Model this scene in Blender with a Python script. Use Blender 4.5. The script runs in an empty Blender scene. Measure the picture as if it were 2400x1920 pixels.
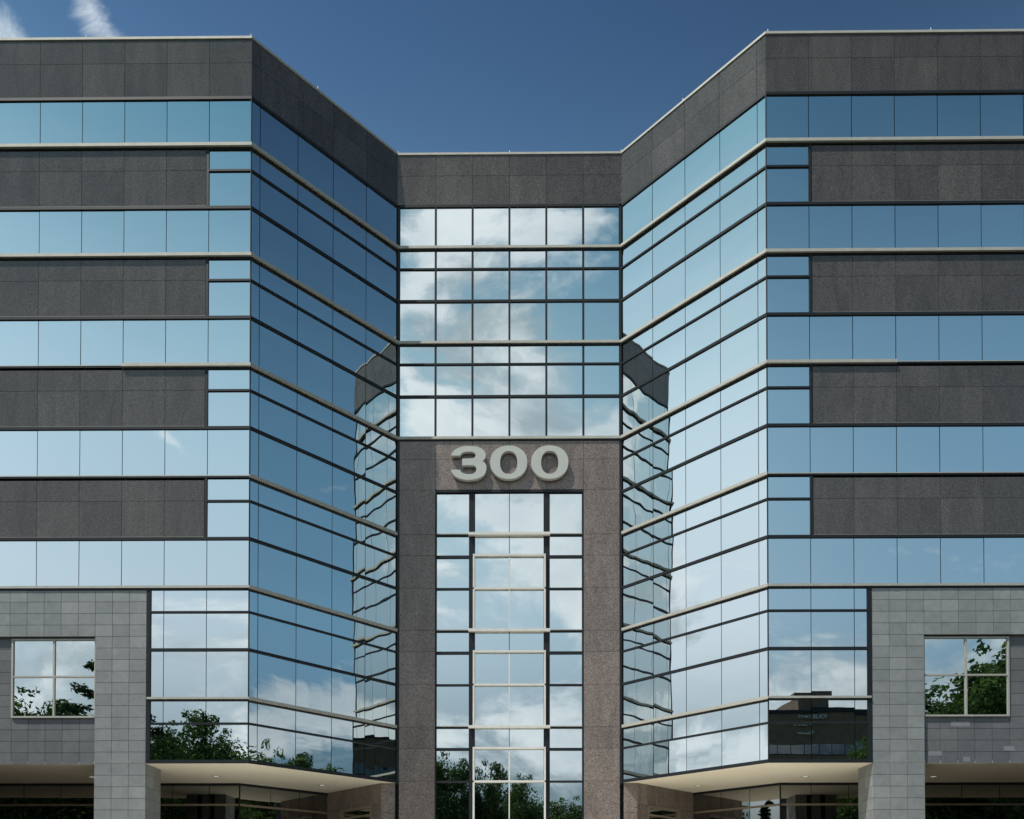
import bpy, bmesh, math, random
from mathutils import Vector, Matrix, noise

random.seed(7)
R = math.radians
scene = bpy.context.scene
col = scene.collection

# ------------------------------------------------------------------ numbers
EYE = 1.7                      # camera height above the car park
D = 28.632                     # front plane of both wings
HA = 9.189                     # half distance between the wings' front corners
HB = 4.627                     # half width of the recessed centre
YC = D + HA - HB               # plane of the recessed centre
MOD = 1.524                    # glazing module
F = 3.9735                     # storey height
VT0 = 28.973 + EYE             # top of the top ribbon of glass
ROOF = 31.245 + EYE
SOF = 5.105 + EYE              # underside of the overhang
TER = 3.0                      # level of the paved terrace
S2 = math.sqrt(.5)
LW = (HA - HB) / S2            # length of the splayed wall
TM = math.tan(R(22.5))
SUN_EL, SUN_AZ = R(60), R(53.8)

# ------------------------------------------------------------------ tags
def tag(o, label=None, cat=None, group=None, kind=None):
    if label: o['label'] = label
    if cat: o['category'] = cat
    if group: o['group'] = group
    if kind: o['kind'] = kind
    return o

def empty(name, loc=(0, 0, 0), rz=0):
    o = bpy.data.objects.new(name, None)
    o.empty_display_size = .3
    col.objects.link(o)
    o.location = loc
    o.rotation_euler = (0, 0, rz)
    return o

def kids(o):
    return [c for c in bpy.data.objects if c.parent == o]

def copy_tree(o, parent=None):
    c = o.copy(); col.objects.link(c); c.parent = parent
    for ch in kids(o): copy_tree(ch, c)
    return c

# ------------------------------------------------------------------ mesh collector
class MB:
    def __init__(s): s.v = []; s.f = []; s.sm = []
    def add(s, vs, fs, smooth=False):
        b = len(s.v); s.v += [tuple(v) for v in vs]
        s.f += [tuple(b + i for i in f) for f in fs]
        s.sm += [smooth] * len(fs)
    def hexa(s, p):            # 8 points: bottom 4 then top 4, counter-clockwise seen from above
        s.add(p, [(3, 2, 1, 0), (4, 5, 6, 7), (0, 1, 5, 4), (1, 2, 6, 5), (2, 3, 7, 6), (3, 0, 4, 7)])
    def box(s, x0, x1, y0, y1, z0, z1):
        s.hexa([(x0, y0, z0), (x1, y0, z0), (x1, y1, z0), (x0, y1, z0), (x0, y0, z1), (x1, y0, z1), (x1, y1, z1), (x0, y1, z1)])
    def tube(s, a, b, r0, r1, n=8, cap=True):
        a, b = Vector(a), Vector(b); d = (b - a).normalized()
        u = d.orthogonal().normalized(); w = d.cross(u)
        vs = []
        for p, r in ((a, r0), (b, r1)):
            for i in range(n):
                t = 2 * math.pi * i / n
                vs.append(p + (u * math.cos(t) + w * math.sin(t)) * r)
        fs = [(i, (i + 1) % n, n + (i + 1) % n, n + i) for i in range(n)]
        s.add(vs, fs, True)
        if cap:
            s.add(vs[:n], [tuple(reversed(range(n)))]); s.add(vs[n:], [tuple(range(n))])
    def prism(s, pts, z0, z1): # pts counter-clockwise
        n = len(pts)
        vs = [(x, y, z0) for x, y in pts] + [(x, y, z1) for x, y in pts]
        s.add(vs, [tuple(reversed(range(n))), tuple(range(n, 2 * n))] + [(i, (i + 1) % n, n + (i + 1) % n, n + i) for i in range(n)])
    def build(s, name, mat, parent=None, base=(0, 0, 0), fix=True, bevel=0):
        me = bpy.data.meshes.new(name)
        me.from_pydata([(x - base[0], y - base[1], z - base[2]) for x, y, z in s.v], [], s.f)
        me.polygons.foreach_set('use_smooth', s.sm)
        me.materials.append(mat)
        me.update()
        if fix:
            bm = bmesh.new(); bm.from_mesh(me)
            bmesh.ops.recalc_face_normals(bm, faces=bm.faces)
            if bevel:
                bmesh.ops.bevel(bm, geom=bm.edges[:], offset=bevel, segments=1, affect='EDGES')
            bm.to_mesh(me); bm.free()
        o = bpy.data.objects.new(name, me); col.objects.link(o)
        if parent: o.parent = parent
        return o

# ------------------------------------------------------------------ materials
def new_mat(name):
    m = bpy.data.materials.new(name); m.use_nodes = True
    nt = m.node_tree; nt.nodes.clear()
    out = nt.nodes.new('ShaderNodeOutputMaterial')
    return m, nt, out

def N(nt, t, **kw):
    n = nt.nodes.new(t)
    for k, v in kw.items(): setattr(n, k, v)
    return n

def principled(nt, out, colr=(.5, .5, .5), rough=.5, spec=.5, metal=0):
    p = N(nt, 'ShaderNodeBsdfPrincipled')
    p.inputs['Base Color'].default_value = (*colr, 1)
    p.inputs['Roughness'].default_value = rough
    p.inputs['Specular IOR Level'].default_value = spec
    p.inputs['Metallic'].default_value = metal
    nt.links.new(p.outputs[0], out.inputs[0])
    return p

def math_n(nt, op, a=None, b=None, clamp=False):
    n = N(nt, 'ShaderNodeMath', operation=op, use_clamp=clamp)
    for i, v in enumerate((a, b)):
        if v is None: continue
        if isinstance(v, (int, float)): n.inputs[i].default_value = v
        else: nt.links.new(v, n.inputs[i])
    return n.outputs[0]

def vmath(nt, op, a, b=None):
    n = N(nt, 'ShaderNodeVectorMath', operation=op)
    for i, v in enumerate((a, b)):
        if v is None: continue
        if isinstance(v, tuple): n.inputs[i].default_value = v
        else: nt.links.new(v, n.inputs[i])
    return n

def mixc(nt, fac, a, b, blend='MIX'):
    n = N(nt, 'ShaderNodeMix', data_type='RGBA', blend_type=blend)
    for s, v in ((0, fac), (6, a), (7, b)):
        if isinstance(v, (int, float)): n.inputs[s].default_value = v
        elif isinstance(v, tuple): n.inputs[s].default_value = (*v, 1)
        else: nt.links.new(v, n.inputs[s])
    return n.outputs[2]

def noise_n(nt, vec, scale, detail=2, rough=.5, dist=0):
    n = N(nt, 'ShaderNodeTexNoise')
    n.inputs['Scale'].default_value = scale; n.inputs['Detail'].default_value = detail
    n.inputs['Roughness'].default_value = rough; n.inputs['Distortion'].default_value = dist
    nt.links.new(vec, n.inputs['Vector'])
    return n.outputs['Fac']

def ramp(nt, fac, stops, interp='LINEAR'):
    n = N(nt, 'ShaderNodeValToRGB'); n.color_ramp.interpolation = interp
    e = n.color_ramp.elements
    while len(e) < len(stops): e.new(.5)
    for el, (p, c) in zip(e, stops):
        el.position = p; el.color = (*c, 1) if isinstance(c, tuple) else (c, c, c, 1)
    nt.links.new(fac, n.inputs[0])
    return n.outputs[0]

def smooth(nt, v, lo, hi):
    n = N(nt, 'ShaderNodeMapRange', interpolation_type='SMOOTHSTEP')
    nt.links.new(v, n.inputs[0]); n.inputs[1].default_value = lo; n.inputs[2].default_value = hi
    return n.outputs[0]

def plain(name, c, rough=.5, spec=.5, metal=0, vary=.12, scale=1.5):
    m, nt, out = new_mat(name); p = principled(nt, out, c, rough, spec, metal)
    tc = N(nt, 'ShaderNodeTexCoord')
    f = noise_n(nt, tc.outputs['Object'], scale, 4, .6)
    k = ramp(nt, f, [(.3, 1 - vary), (.7, 1 + vary)])
    nt.links.new(mixc(nt, 1, c, k, 'MULTIPLY'), p.inputs['Base Color'])
    return m

def granite(name, dark, mid, light, rough=.22, spec=.5, isl=.14):
    m, nt, out = new_mat(name); p = principled(nt, out, mid, rough, spec)
    tc = N(nt, 'ShaderNodeTexCoord'); o = tc.outputs['Object']
    fine = noise_n(nt, o, 42, 2, .6)
    midn = noise_n(nt, o, 13, 3, .65)
    c = ramp(nt, math_n(nt, 'ADD', math_n(nt, 'MULTIPLY', fine, .75), math_n(nt, 'MULTIPLY', midn, .25)),
             [(.34, dark), (.5, mid), (.66, light)])
    # slow veining and weather streaks that belong to the slabs
    sc = vmath(nt, 'MULTIPLY', o, (1.3, 1.3, .35)).outputs[0]
    vein = noise_n(nt, sc, 1.1, 5, .65, 1.2)
    k = ramp(nt, vein, [(.3, .80), (.7, 1.18)])
    c = mixc(nt, 1, c, k, 'MULTIPLY')
    g = N(nt, 'ShaderNodeNewGeometry')
    k2 = ramp(nt, g.outputs['Random Per Island'], [(0, 1 - isl), (1, 1 + isl)])
    c = mixc(nt, 1, c, k2, 'MULTIPLY')
    nt.links.new(c, p.inputs['Base Color'])
    return m

def tile_stone(name, a, b):
    m, nt, out = new_mat(name); p = principled(nt, out, a, .55, .35)
    tc = N(nt, 'ShaderNodeTexCoord'); o = tc.outputs['Object']
    fine = noise_n(nt, o, 30, 3, .65)
    blot = noise_n(nt, o, 2.2, 5, .7, .8)
    c = ramp(nt, math_n(nt, 'ADD', math_n(nt, 'MULTIPLY', fine, .6), math_n(nt, 'MULTIPLY', blot, .4)), [(.32, a), (.68, b)])
    g = N(nt, 'ShaderNodeNewGeometry'); r = g.outputs['Random Per Island']
    c = mixc(nt, 1, c, ramp(nt, r, [(0, (.88, .885, .89)), (.5, (1, 1, 1)), (.92, (1.07, 1.07, 1.06)), (1, (1.2, 1.2, 1.19))]), 'MULTIPLY')
    nt.links.new(c, p.inputs['Base Color'])
    b2 = N(nt, 'ShaderNodeBump'); b2.inputs['Strength'].default_value = .25; b2.inputs['Distance'].default_value = .01
    nt.links.new(fine, b2.inputs['Height']); nt.links.new(b2.outputs[0], p.inputs['Normal'])
    return m

def mirror_glass(name, tint, edge, body, diff=.06):
    """reflective coated glazing: a mirror that strengthens at glancing angles over a dark body"""
    m, nt, out = new_mat(name)
    gl = N(nt, 'ShaderNodeBsdfGlossy'); gl.inputs['Roughness'].default_value = 0
    df = N(nt, 'ShaderNodeBsdfDiffuse'); df.inputs['Color'].default_value = (*body, 1)
    lw = N(nt, 'ShaderNodeLayerWeight'); lw.inputs['Blend'].default_value = .5
    c = mixc(nt, smooth(nt, lw.outputs['Facing'], .1, .95), tint, edge)
    g = N(nt, 'ShaderNodeNewGeometry')
    k = ramp(nt, g.outputs['Random Per Island'], [(0, .965), (1, 1.0)])
    nt.links.new(mixc(nt, 1, c, k, 'MULTIPLY'), gl.inputs['Color'])
    mx = N(nt, 'ShaderNodeMixShader'); mx.inputs[0].default_value = diff
    nt.links.new(gl.outputs[0], mx.inputs[1]); nt.links.new(df.outputs[0], mx.inputs[2])
    nt.links.new(mx.outputs[0], out.inputs[0])
    return m

M = {}
M['granite'] = granite('polished_granite', (.026, .025, .025), (.071, .065, .060), (.136, .120, .108), .13, .35)
M['granite_lower'] = granite('warm_granite', (.058, .052, .052), (.168, .138, .124), (.295, .240, .208), .2, .3, .10)  # lighter, warmer granite for the sign band, piers and entrance walls
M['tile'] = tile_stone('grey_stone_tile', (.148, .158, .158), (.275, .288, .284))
M['tile_recess'] = tile_stone('shaded_recess_tile', (.082, .086, .09), (.155, .16, .165))  # recess tile differs in tone, its colour darkened further for the shade there
M['glass'] = mirror_glass('mirror_glass', (.53, .585, .58), (.96, .97, .95), (.01, .014, .016))
M['glass_low'] = mirror_glass('tinted_lobby_glass', (.32, .325, .32), (.80, .81, .80), (.004, .005, .005), .03)
M['dark'] = plain('dark_bronze_frame', (.014, .017, .020), .45, .2)
M['core'] = plain('dark_backing', (.008, .010, .012), .8, .2)
M['pale'] = plain('pale_anodised_metal', (.40, .395, .355), .75, .5, .5, .08, 3)
M['frame'] = plain('off_white_frame', (.60, .59, .545), .5, .4, 0, .06, 3)
M['cream'] = plain('cream_soffit_plaster', (.82, .76, .62), .8, .2, 0, .04, .6)
M['brown'] = plain('bronze_rail', (.20, .165, .12), .45, .5)
M['sign'] = plain('painted_sign_metal', (.44, .45, .415), .45, .4, 0, .04, 2)
M['roof'] = plain('roof_membrane', (.30, .30, .29), .9, .2)
M['pave'] = plain('concrete_paving', (.60, .565, .50), .85, .3, 0, .10, .8)
M['asphalt'] = plain('asphalt', (.06, .06, .06), .9, .2, 0, .2, .5)
M['grass'] = plain('mown_grass', (.055, .095, .025), .9, .2, 0, .3, 3)
M['patch'] = plain('pale_stone_patch', (.20, .205, .22), .5, .3, 0, .12, 4)
M['mulch'] = plain('brown_bark_mulch', (.062, .051, .038), .95, .1, 0, .35, 4)
M['earth'] = plain('meadow', (.07, .09, .035), .95, .1, 0, .35, .08)
M['bark'] = plain('bark', (.085, .065, .05), .9, .2, 0, .35, 6)
M['pinebark'] = plain('orange_pine_bark', (.26, .15, .085), .9, .2, 0, .35, 5)
M['brick'] = plain('dark_brown_brick', (.15, .105, .075), .8, .3, 0, .2, 1)
M['hotelglass'] = mirror_glass('dark_bronze_glass', (.16, .17, .18), (.5, .5, .5), (.006, .008, .01), .2)
M['white'] = plain('white_letters', (.80, .80, .78), .5)
def lamp_mat():
    m, nt, out = new_mat('lamp_diffuser'); p = principled(nt, out, (.8, .78, .7), .4)
    p.inputs['Emission Color'].default_value = (1, .93, .78, 1); p.inputs['Emission Strength'].default_value = .42
    return m
M['lamp'] = lamp_mat()
def leaf_mat(name, a, b, c):
    m, nt, out = new_mat(name)
    g = N(nt, 'ShaderNodeNewGeometry')
    colr = ramp(nt, g.outputs['Random Per Island'], [(0, a), (.55, b), (1, c)])
    df = N(nt, 'ShaderNodeBsdfDiffuse'); tr = N(nt, 'ShaderNodeBsdfTranslucent')
    nt.links.new(colr, df.inputs[0]); nt.links.new(mixc(nt, 1, colr, (1.1, 1.2, .75), 'MULTIPLY'), tr.inputs[0])
    mx = N(nt, 'ShaderNodeMixShader'); mx.inputs[0].default_value = .32
    nt.links.new(df.outputs[0], mx.inputs[1]); nt.links.new(tr.outputs[0], mx.inputs[2])
    nt.links.new(mx.outputs[0], out.inputs[0])
    return m
M['leaf'] = leaf_mat('broad_leaves', (.03, .055, .020), (.06, .105, .034), (.11, .165, .055))
M['leaf2'] = leaf_mat('bright_leaves', (.042, .072, .022), (.085, .14, .040), (.15, .21, .07))
M['needle'] = leaf_mat('pine_needles', (.016, .034, .018), (.03, .06, .028), (.055, .09, .04))

# ------------------------------------------------------------------ faces of the building
class Face:
    """a vertical wall plane: s along it, d out of it, z up"""
    def __init__(self, P, u, n, c0=None, c1=None, L=None):
        self.P = Vector((P[0], P[1])); self.u = Vector(u); self.n = Vector(n)
        self.c0, self.c1, self.L = c0, c1, L     # mitre slope at s=0 and s=L (+ convex, - concave)
    def pt(self, s, d, z):
        if self.c0 is not None and abs(s) < 1e-6: s = -self.c0 * d
        if self.c1 is not None and abs(s - self.L) < 1e-6: s = self.L + self.c1 * d
        q = self.P + self.u * s + self.n * d
        return (q.x, q.y, z)
    def box(self, mb, s0, s1, z0, z1, d0, d1):
        p = [self.pt(s0, d1, z0), self.pt(s1, d1, z0), self.pt(s1, d0, z0), self.pt(s0, d0, z0)]
        q = [(x, y, z1) for x, y, _ in p]
        mb.hexa(p + q)
    def pane(self, mb, s0, s1, z0, z1, d, wave=1.0, gap=.012):
        """one sheet of glass, very slightly bowed and rolled as heat-treated glass is"""
        s0 += gap; s1 -= gap
        w, h = s1 - s0, z1 - z0
        nx, nz = max(2, round(w / .13)), max(2, round(h / .13))
        tx, tz = random.gauss(0, .0016) * min(wave, 1.3), random.gauss(0, .0014) * min(wave, 1.3)
        bx, bz = random.gauss(-.0006, .0012) * wave, random.gauss(-.0006, .0012) * wave
        l1, p1 = random.uniform(.45, .8), random.uniform(0, 6.28)
        l2, p2 = random.uniform(.7, 1.3), random.uniform(0, 6.28)
        a1, a2 = random.uniform(.3, 1) * .0012 * wave, random.uniform(.3, 1) * .0010 * wave
        sl = random.uniform(-.35, .35)
        vs = []
        for j in range(nz + 1):
            for i in range(nx + 1):
                x, z = (i / nx - .5) * w, (j / nz - .5) * h
                dd = tx * x + tz * z + bx * (x * x / w) + bz * (z * z / h)
                dd += a1 * l1 / 6.28 * math.sin(6.28 * (x + sl * z) / l1 + p1) + a2 * l2 / 6.28 * math.sin(6.28 * (z + sl * x) / l2 + p2)
                q = self.P + self.u * (s0 + (i / nx) * w) + self.n * (d + dd)
                vs.append((q.x, q.y, z0 + (j / nz) * h))
        fs = []
        flip = self.u.x * self.n.y - self.u.y * self.n.x > 0
        for j in range(nz):
            for i in range(nx):
                a = j * (nx + 1) + i
                f = (a, a + 1, a + nx + 2, a + nx + 1)
                fs.append(tuple(reversed(f)) if flip else f)
        mb.add(vs, fs, True)

BASE = (0, D, TER)
bld = empty('office_building', BASE)
tag(bld, 'five storey office block of blue mirror glass and dark granite with two splayed wings', 'office building')
def part(mb, name, mat, parent=None, **kw):
    return mb.build(name, M[mat], parent or bld, BASE, **kw)

GD = -.03          # glass plane, behind the face
def row_levels(n):
    vt = VT0 - n * F
    return dict(vt=vt, vb=vt - 1.647, sb=vt - 1.755, at=vt - 1.80, ab=vt - 2.545, bt=vt - 2.615, bb=vt - 3.873, nx=vt - F)

def window(face, s_list, z0, z1, rails=(), sill=None, wave=1.0, name='window_row', mull=None, mat='glass', posts=(), depth=GD, label=None):
    g = MB()
    for a, b in zip(s_list, s_list[1:]): face.pane(g, a, b, z0, z1, depth, wave)
    o = part(g, name, mat, fix=False)
    if label: o['label'] = label
    if rails:
        r = MB()
        for z_0, z_1 in rails: face.box(r, s_list[0], s_list[-1], z_0, z_1, depth - .02, .018)
        part(r, 'rail', 'dark', o)
    if mull:
        for s in s_list[1:-1]:
            r = MB(); face.box(r, s - mull / 2, s + mull / 2, z0, z1, depth - .015, .012)
            part(r, 'mullion', 'dark', o)
    if sill:
        for (a, b, z_0, z_1, pr) in sill:
            cuts = [a] + [a + 3 * MOD * k for k in range(1, 5) if a + 3 * MOD * k < b - .5 and b - a > 6.6] + [b]
            for s0, s1 in zip(cuts, cuts[1:]):
                r = MB(); face.box(r, s0 + (.004 if s0 != a else 0), s1 - (.004 if s1 != b else 0), z_0, z_1 + random.uniform(-.003, .003), depth - .02, pr + random.uniform(-.004, .004))
                part(r, 'sill', 'pale', o)
            r = MB(); face.box(r, a, b, z_0 - .055, z_0, depth - .02, .022)
            part(r, 'sill_frame', 'dark', o)
    return o

def slabs(mb, face, ss, zs, d0=-.09, d1=0., g=.006):
    for a, b in zip(ss, ss[1:]):
        for c, e in zip(zs, zs[1:]):
            face.box(mb, a + (g if a else 0), b - (g if face.L is None or abs(b - face.L) > 1e-6 else 0), c + g, e - g, d0, d1)

XEND = 15.24       # how far each wing runs out from its corner
for sg in (-1, 1):
    front = Face((sg * HA, D), (sg, 0), (0, -1), c0=TM)
    splay = Face((sg * HA, D), (-sg * S2, S2), (-sg * S2, -S2), c0=TM, c1=-TM, L=LW)
    fm = [MOD * k for k in range(11)]
    sm = [0, .353] + [.353 + MOD * k for k in range(1, 5)]; sm[-1] = LW
    # backing behind the glazing and slabs
    zrow = row_levels(4)['vb'] - .12
    b = MB(); front.box(b, 0, 3.62, SOF + .1, zrow, -.35, -.10); front.box(b, 0, XEND, zrow, ROOF - .1, -.35, -.10); splay.box(b, 0, LW, SOF + .1, ROOF - .1, -.35, -.10)
    part(b, 'backing_wall', 'core')
    # parapets
    for fc, ss, L in ((front, fm, XEND), (splay, sm, LW)):
        p = MB(); slabs(p, fc, ss, [VT0 + .10, ROOF - .95, ROOF - .085])
        o = part(p, 'parapet', 'granite')
        c = MB(); fc.box(c, 0, L, ROOF - .085, ROOF, -.45, .035)
        part(c, 'coping', 'pale', o)
    # ribbons and spandrels of the wing front
    for n in range(5):
        q = row_levels(n)
        if n < 2: sill = [(0, XEND, q['sb'], q['vb'], .10)]
        elif n == 2: sill = [(0, 3 * MOD, q['sb'], q['vb'], .10), (3 * MOD, XEND, q['vb'] - .05, q['vb'] - .02, .03)]
        elif n == 3: sill = [(0, XEND, q['vb'] - .05, q['vb'] - .02, .03)]
        else: sill = [(0, XEND, q['vb'] - .085, q['vb'], .06)]
        window(front, fm, q['vb'], q['vt'], [(q['vt'], q['vt'] + .10)], sill, name='ribbon_window')
        if n < 4:
            p = MB(); slabs(p, front, [MOD + .09] + fm[2:], [q['bb'] + .012, q['ab'] - .03, q['sb'] - .075], -.09, -.005)
            o = part(p, 'spandrel', 'granite')
            t = MB(); front.box(t, MOD + .09, XEND, q['bb'] - .004, q['bb'] + .010, -.02, .012); part(t, 'drip_edge', 'pale', o)
            window(front, fm[:2], q['ab'] + .0, q['at'], [(q['bt'], q['ab'])], name='corner_window')
            o = window(front, fm[:2], q['bb'], q['bt'], name='corner_window')
            t = MB(); front.box(t, MOD - .008, MOD + .075, q['bb'], q['at'] + .03, -.06, .016); part(t, 'jamb', 'dark', o)
    # glazed rows of the splayed wall
    for n in range(6):
        q = row_levels(n)
        window(splay, sm, q['vb'], q['vt'], [(q['vt'], q['vt'] + .10)], [(0, LW, q['sb'], q['vb'], .10)], 2.6)
        window(splay, sm, q['ab'], q['at'], [(q['bt'], q['ab'])], None, 2.6)
        window(splay, sm, q['bb'] if n < 5 else SOF + .13, q['bt'], [(SOF + .004, SOF + .13)] if n == 5 else (), None, 2.6)
    # lower glazed bay of the wing front (two and a bit modules wide)
    bm_ = [0, MOD, 2 * MOD, 3.50]
    q = row_levels(4)
    window(front, bm_, q['ab'], q['at'] + .03, [(q['bt'], q['ab'])])
    window(front, bm_, q['bb'], q['bt'])
    q = row_levels(5)
    window(front, bm_, q['vb'], q['vt'], [(q['vt'], q['vt'] + .10)], [(0, 3.60, q['vb'] - .075, q['vb'], .07)])
    window(front, bm_, q['ab'], q['at'] + .04, [(q['bt'], q['ab'])])
    window(front, bm_, SOF + .13, q['bt'], [(SOF + .004, SOF + .13)])
    t = MB(); front.box(t, 3.50, 3.645, SOF + .004, row_levels(4)['sb'] - .02, -.10, .016); part(t, 'bay_jamb', 'dark')
    t = MB(); q = front.pt(0, -.012, 0); t.tube((q[0], q[1], SOF), (q[0], q[1], VT0 + .1), .026, .026, 8, False); part(t, 'corner_post', 'dark')

    # grey stone tile frame, column, recessed panel and punched window
    TW, TH = .61, .412
    top = SOF + 15 * TH
    c0 = 3.65
    def tiles(mb, ss, zs, d0, d1, g=.0065): slabs(mb, front, ss, zs, d0, d1, g)
    colx = [c0 + TW * i for i in range(4)]
    zfull = [top - TH * i for i in range(16)]
    zbelow = [SOF - TH * i for i in range(0, 10)]; zbelow[-1] = TER
    head = MB()
    tiles(head, [c0 + TW * i for i in range(3, 20)], zfull[:5][::-1], -.14, 0)
    tiles(head, [c0 + TW * i for i in range(13, 20)], zfull[4:][::-1], -.14, 0)
    part(head, 'tile_wall', 'tile')
    t = MB(); front.box(t, c0 - .005, XEND, top, row_levels(4)['vb'] - .14, -.12, -.02); part(t, 'shadow_gap', 'dark')
    cm = MB()
    zcol = (zfull + zbelow[1:])[::-1]
    tiles(cm, colx, zcol, -.09, 0)
    y0, y1 = -.09, -1.22                                   # returns of the column, below the overhang
    for zb, zt in zip(zbelow[1:], zbelow):
        for (a, bb) in ((-.09, -.65), (-.65, -1.22)):
            for (sa, sb_) in ((colx[0], colx[0] + .09), (colx[-1] - .09, colx[-1])):
                front.box(cm, sa, sb_, zb + .0045, zt - .0045, bb + .0045, a - .0045)
        for i in range(3):
            front.box(cm, colx[i] + .1, colx[i + 1] - .1, zb + .0045, zt - .0045, -1.22, -1.13)
    o = part(cm, 'column', 'tile')
    t = MB(); front.box(t, colx[0] + .02, colx[-1] - .02, TER, top - .01, -1.2, -.07); part(t, 'column_core', 'core', o)
    # recessed panel under and beside the window
    rec = -.13
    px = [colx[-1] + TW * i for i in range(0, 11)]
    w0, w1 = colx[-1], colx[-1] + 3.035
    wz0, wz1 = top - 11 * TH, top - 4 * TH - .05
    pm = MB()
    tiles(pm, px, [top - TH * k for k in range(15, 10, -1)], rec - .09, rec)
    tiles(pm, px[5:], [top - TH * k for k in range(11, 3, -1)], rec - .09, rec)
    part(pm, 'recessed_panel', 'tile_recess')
    t = MB(); front.box(t, w0, XEND, SOF + .105, top - .01, -.33, rec - .085); part(t, 'panel_core', 'core')
    if sg > 0:
        for (u0, u1, v0, v1) in ((2000.5, 2040.5, 1520.7, 1531.5), (2110.6, 2133.5, 1572.5, 1582.5), (1953.5, 1981.3, 1583.3, 1592.6), (2025.6, 2040, 1595, 1605)):
            def un(u, v_):
                Yp = D - rec
                X = ((u - 1078) / 1711.45 - .00854) * Yp + .3987
                k = math.tan(math.atan((1886.7 - v_) / 1711.45) + .01448)
                return X - HA, EYE + k * Yp
            sa, zb = un(u0, v1); sb_, ztop = un(u1, v0)
            t = MB(); front.box(t, sa, sb_, max(zb, SOF + .02), ztop, rec - .01, rec + .004); part(t, 'stone_patch', 'patch')
    # punched window
    fr = .062
    mid, zm = (w0 + w1) / 2, (wz0 + wz1) / 2 + .06
    gm = MB()
    for a, bb in ((w0 + fr, mid), (mid, w1 - fr)):
        for c, e in ((wz0 + fr, zm), (zm, wz1 - fr)): front.pane(gm, a, bb, c, e, rec + .005, 1.0, .01)
    o = part(gm, 'punched_window', 'glass', fix=False)
    fm_ = MB()
    front.box(fm_, w0 + .002, w0 + fr, wz0, wz1, rec - .06, rec + .055); front.box(fm_, w1 - fr, w1, wz0, wz1, rec - .06, rec + .055)
    front.box(fm_, w0 + fr, w1 - fr, wz1 - fr, wz1, rec - .06, rec + .054)
    front.box(fm_, mid - .033, mid + .033, wz0 + fr, wz1 - fr, rec - .06, rec + .05)
    front.box(fm_, w0 + fr, mid - .033, zm - .03, zm + .03, rec - .06, rec + .047); front.box(fm_, mid + .033, w1 - fr, zm - .03, zm + .03, rec - .06, rec + .047)
    part(fm_, 'window_frame', 'pale', o)
    t = MB(); front.box(t, w0 + fr, w1 - fr, wz0, wz0 + fr, rec - .06, rec + .075); part(t, 'sill', 'pale', o)

    # soffit over the ground floor
    P1, P2, P3 = (11.06, YC), (8.15, YC + 2.91), (5.24, YC)
    pts = [(HA + XEND, D + .135), (HA + c0 + 3 * TW + .006, D + .135), (HA + c0 + 3 * TW + .006, D + .012), (HA - .005, D + .012), (HB + .02, YC + .005), (P3[0], YC), P2, P1, (HA + XEND, YC)]
    pts = [(sg * x, y) for x, y in pts]
    if sg > 0: pts = pts[::-1]
    # drop the strip behind the column so the plaster stops at its sides
    sf = MB(); sf.prism(pts[::-1], SOF, SOF + .10)
    part(sf, 'soffit', 'cream')
    # ground floor glazing
    fA = Face((sg * P1[0], P1[1]), (sg, 0), (0, -1))
    fB = Face((sg * P2[0], P2[1]), (sg * S2, -S2), (-sg * S2, -S2))
    LB = 2.91 / S2
    for fc, ss in ((fA, [0, 1.26] + [1.26 + 1.53 * k for k in range(1, 9)]), (fB, [0, 1.37, 2.74, LB])):
        g = MB()
        for a, bb in zip(ss, ss[1:]):
            fc.pane(g, a, bb, TER + .06, SOF - .93, -.02, 1.2); fc.pane(g, a, bb, SOF - .85, SOF - .10, -.02, 1.2)
        o = part(g, 'lobby_window', 'glass_low', fix=False)
        r = MB(); fc.box(r, ss[0], ss[-1], SOF - .93, SOF - .85, -.06, .02); part(r, 'rail', 'brown', o)
        r = MB(); fc.box(r, ss[0], ss[-1], SOF - .10, SOF, -.06, .025); part(r, 'head_frame', 'dark', o)
        r = MB(); fc.box(r, ss[0], ss[-1], TER, TER + .06, -.06, .025); part(r, 'bottom_frame', 'dark', o)
        r = MB(); fc.box(r, ss[0], ss[-1], TER, SOF, -.30, -.062); part(r, 'backing', 'core', o)
    t = MB(); t.tube((sg * P1[0], P1[1] - .01, TER), (sg * P1[0], P1[1] - .01, SOF - .1), .035, .035, 8, False); part(t, 'corner_post', 'dark')
    # granite entrance wall at 45 degrees, and the strip back to the centre
    fE = Face((sg * P2[0], P2[1]), (-sg * S2, -S2), (sg * S2, -S2))
    dz = SOF - .86
    d0, d1 = 1.15, 3.45
    e = MB(); slabs(e, fE, [0, d0, d1, LB], [dz, SOF]); slabs(e, fE, [0, d0], [TER, dz]); slabs(e, fE, [d1, LB], [TER, dz])
    part(e, 'entrance_wall', 'granite_lower')
    t = MB(); fE.box(t, 0, LB, TER, SOF, -.4, -.088); part(t, 'backing', 'core')
    fS = Face((sg * P3[0], YC), (-sg, 0), (0, -1))
    e = MB(); slabs(e, fS, [.0, P3[0] - HB - .05], [TER, TER + 1.3, TER + 2.6, SOF]); part(e, 'entrance_return', 'granite_lower')
    # double entrance door
    g = MB()
    mdl = (d0 + d1) / 2
    for a, bb in ((d0 + .09, mdl), (mdl, d1 - .09)): fE.pane(g, a, bb, TER + .05, dz - .42, -.06, .8, .06)
    fE.pane(g, d0 + .09, d1 - .09, dz - .34, dz - .09, -.06, .8, .03)
    door = part(g, 'entrance_door', 'glass_low', fix=False)
    t = MB(); fE.box(t, d0, d0 + .09, TER, dz, -.08, .04); fE.box(t, d1 - .09, d1, TER, dz, -.08, .04); fE.box(t, d0 + .09, d1 - .09, dz - .09, dz, -.08, .04)
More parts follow.
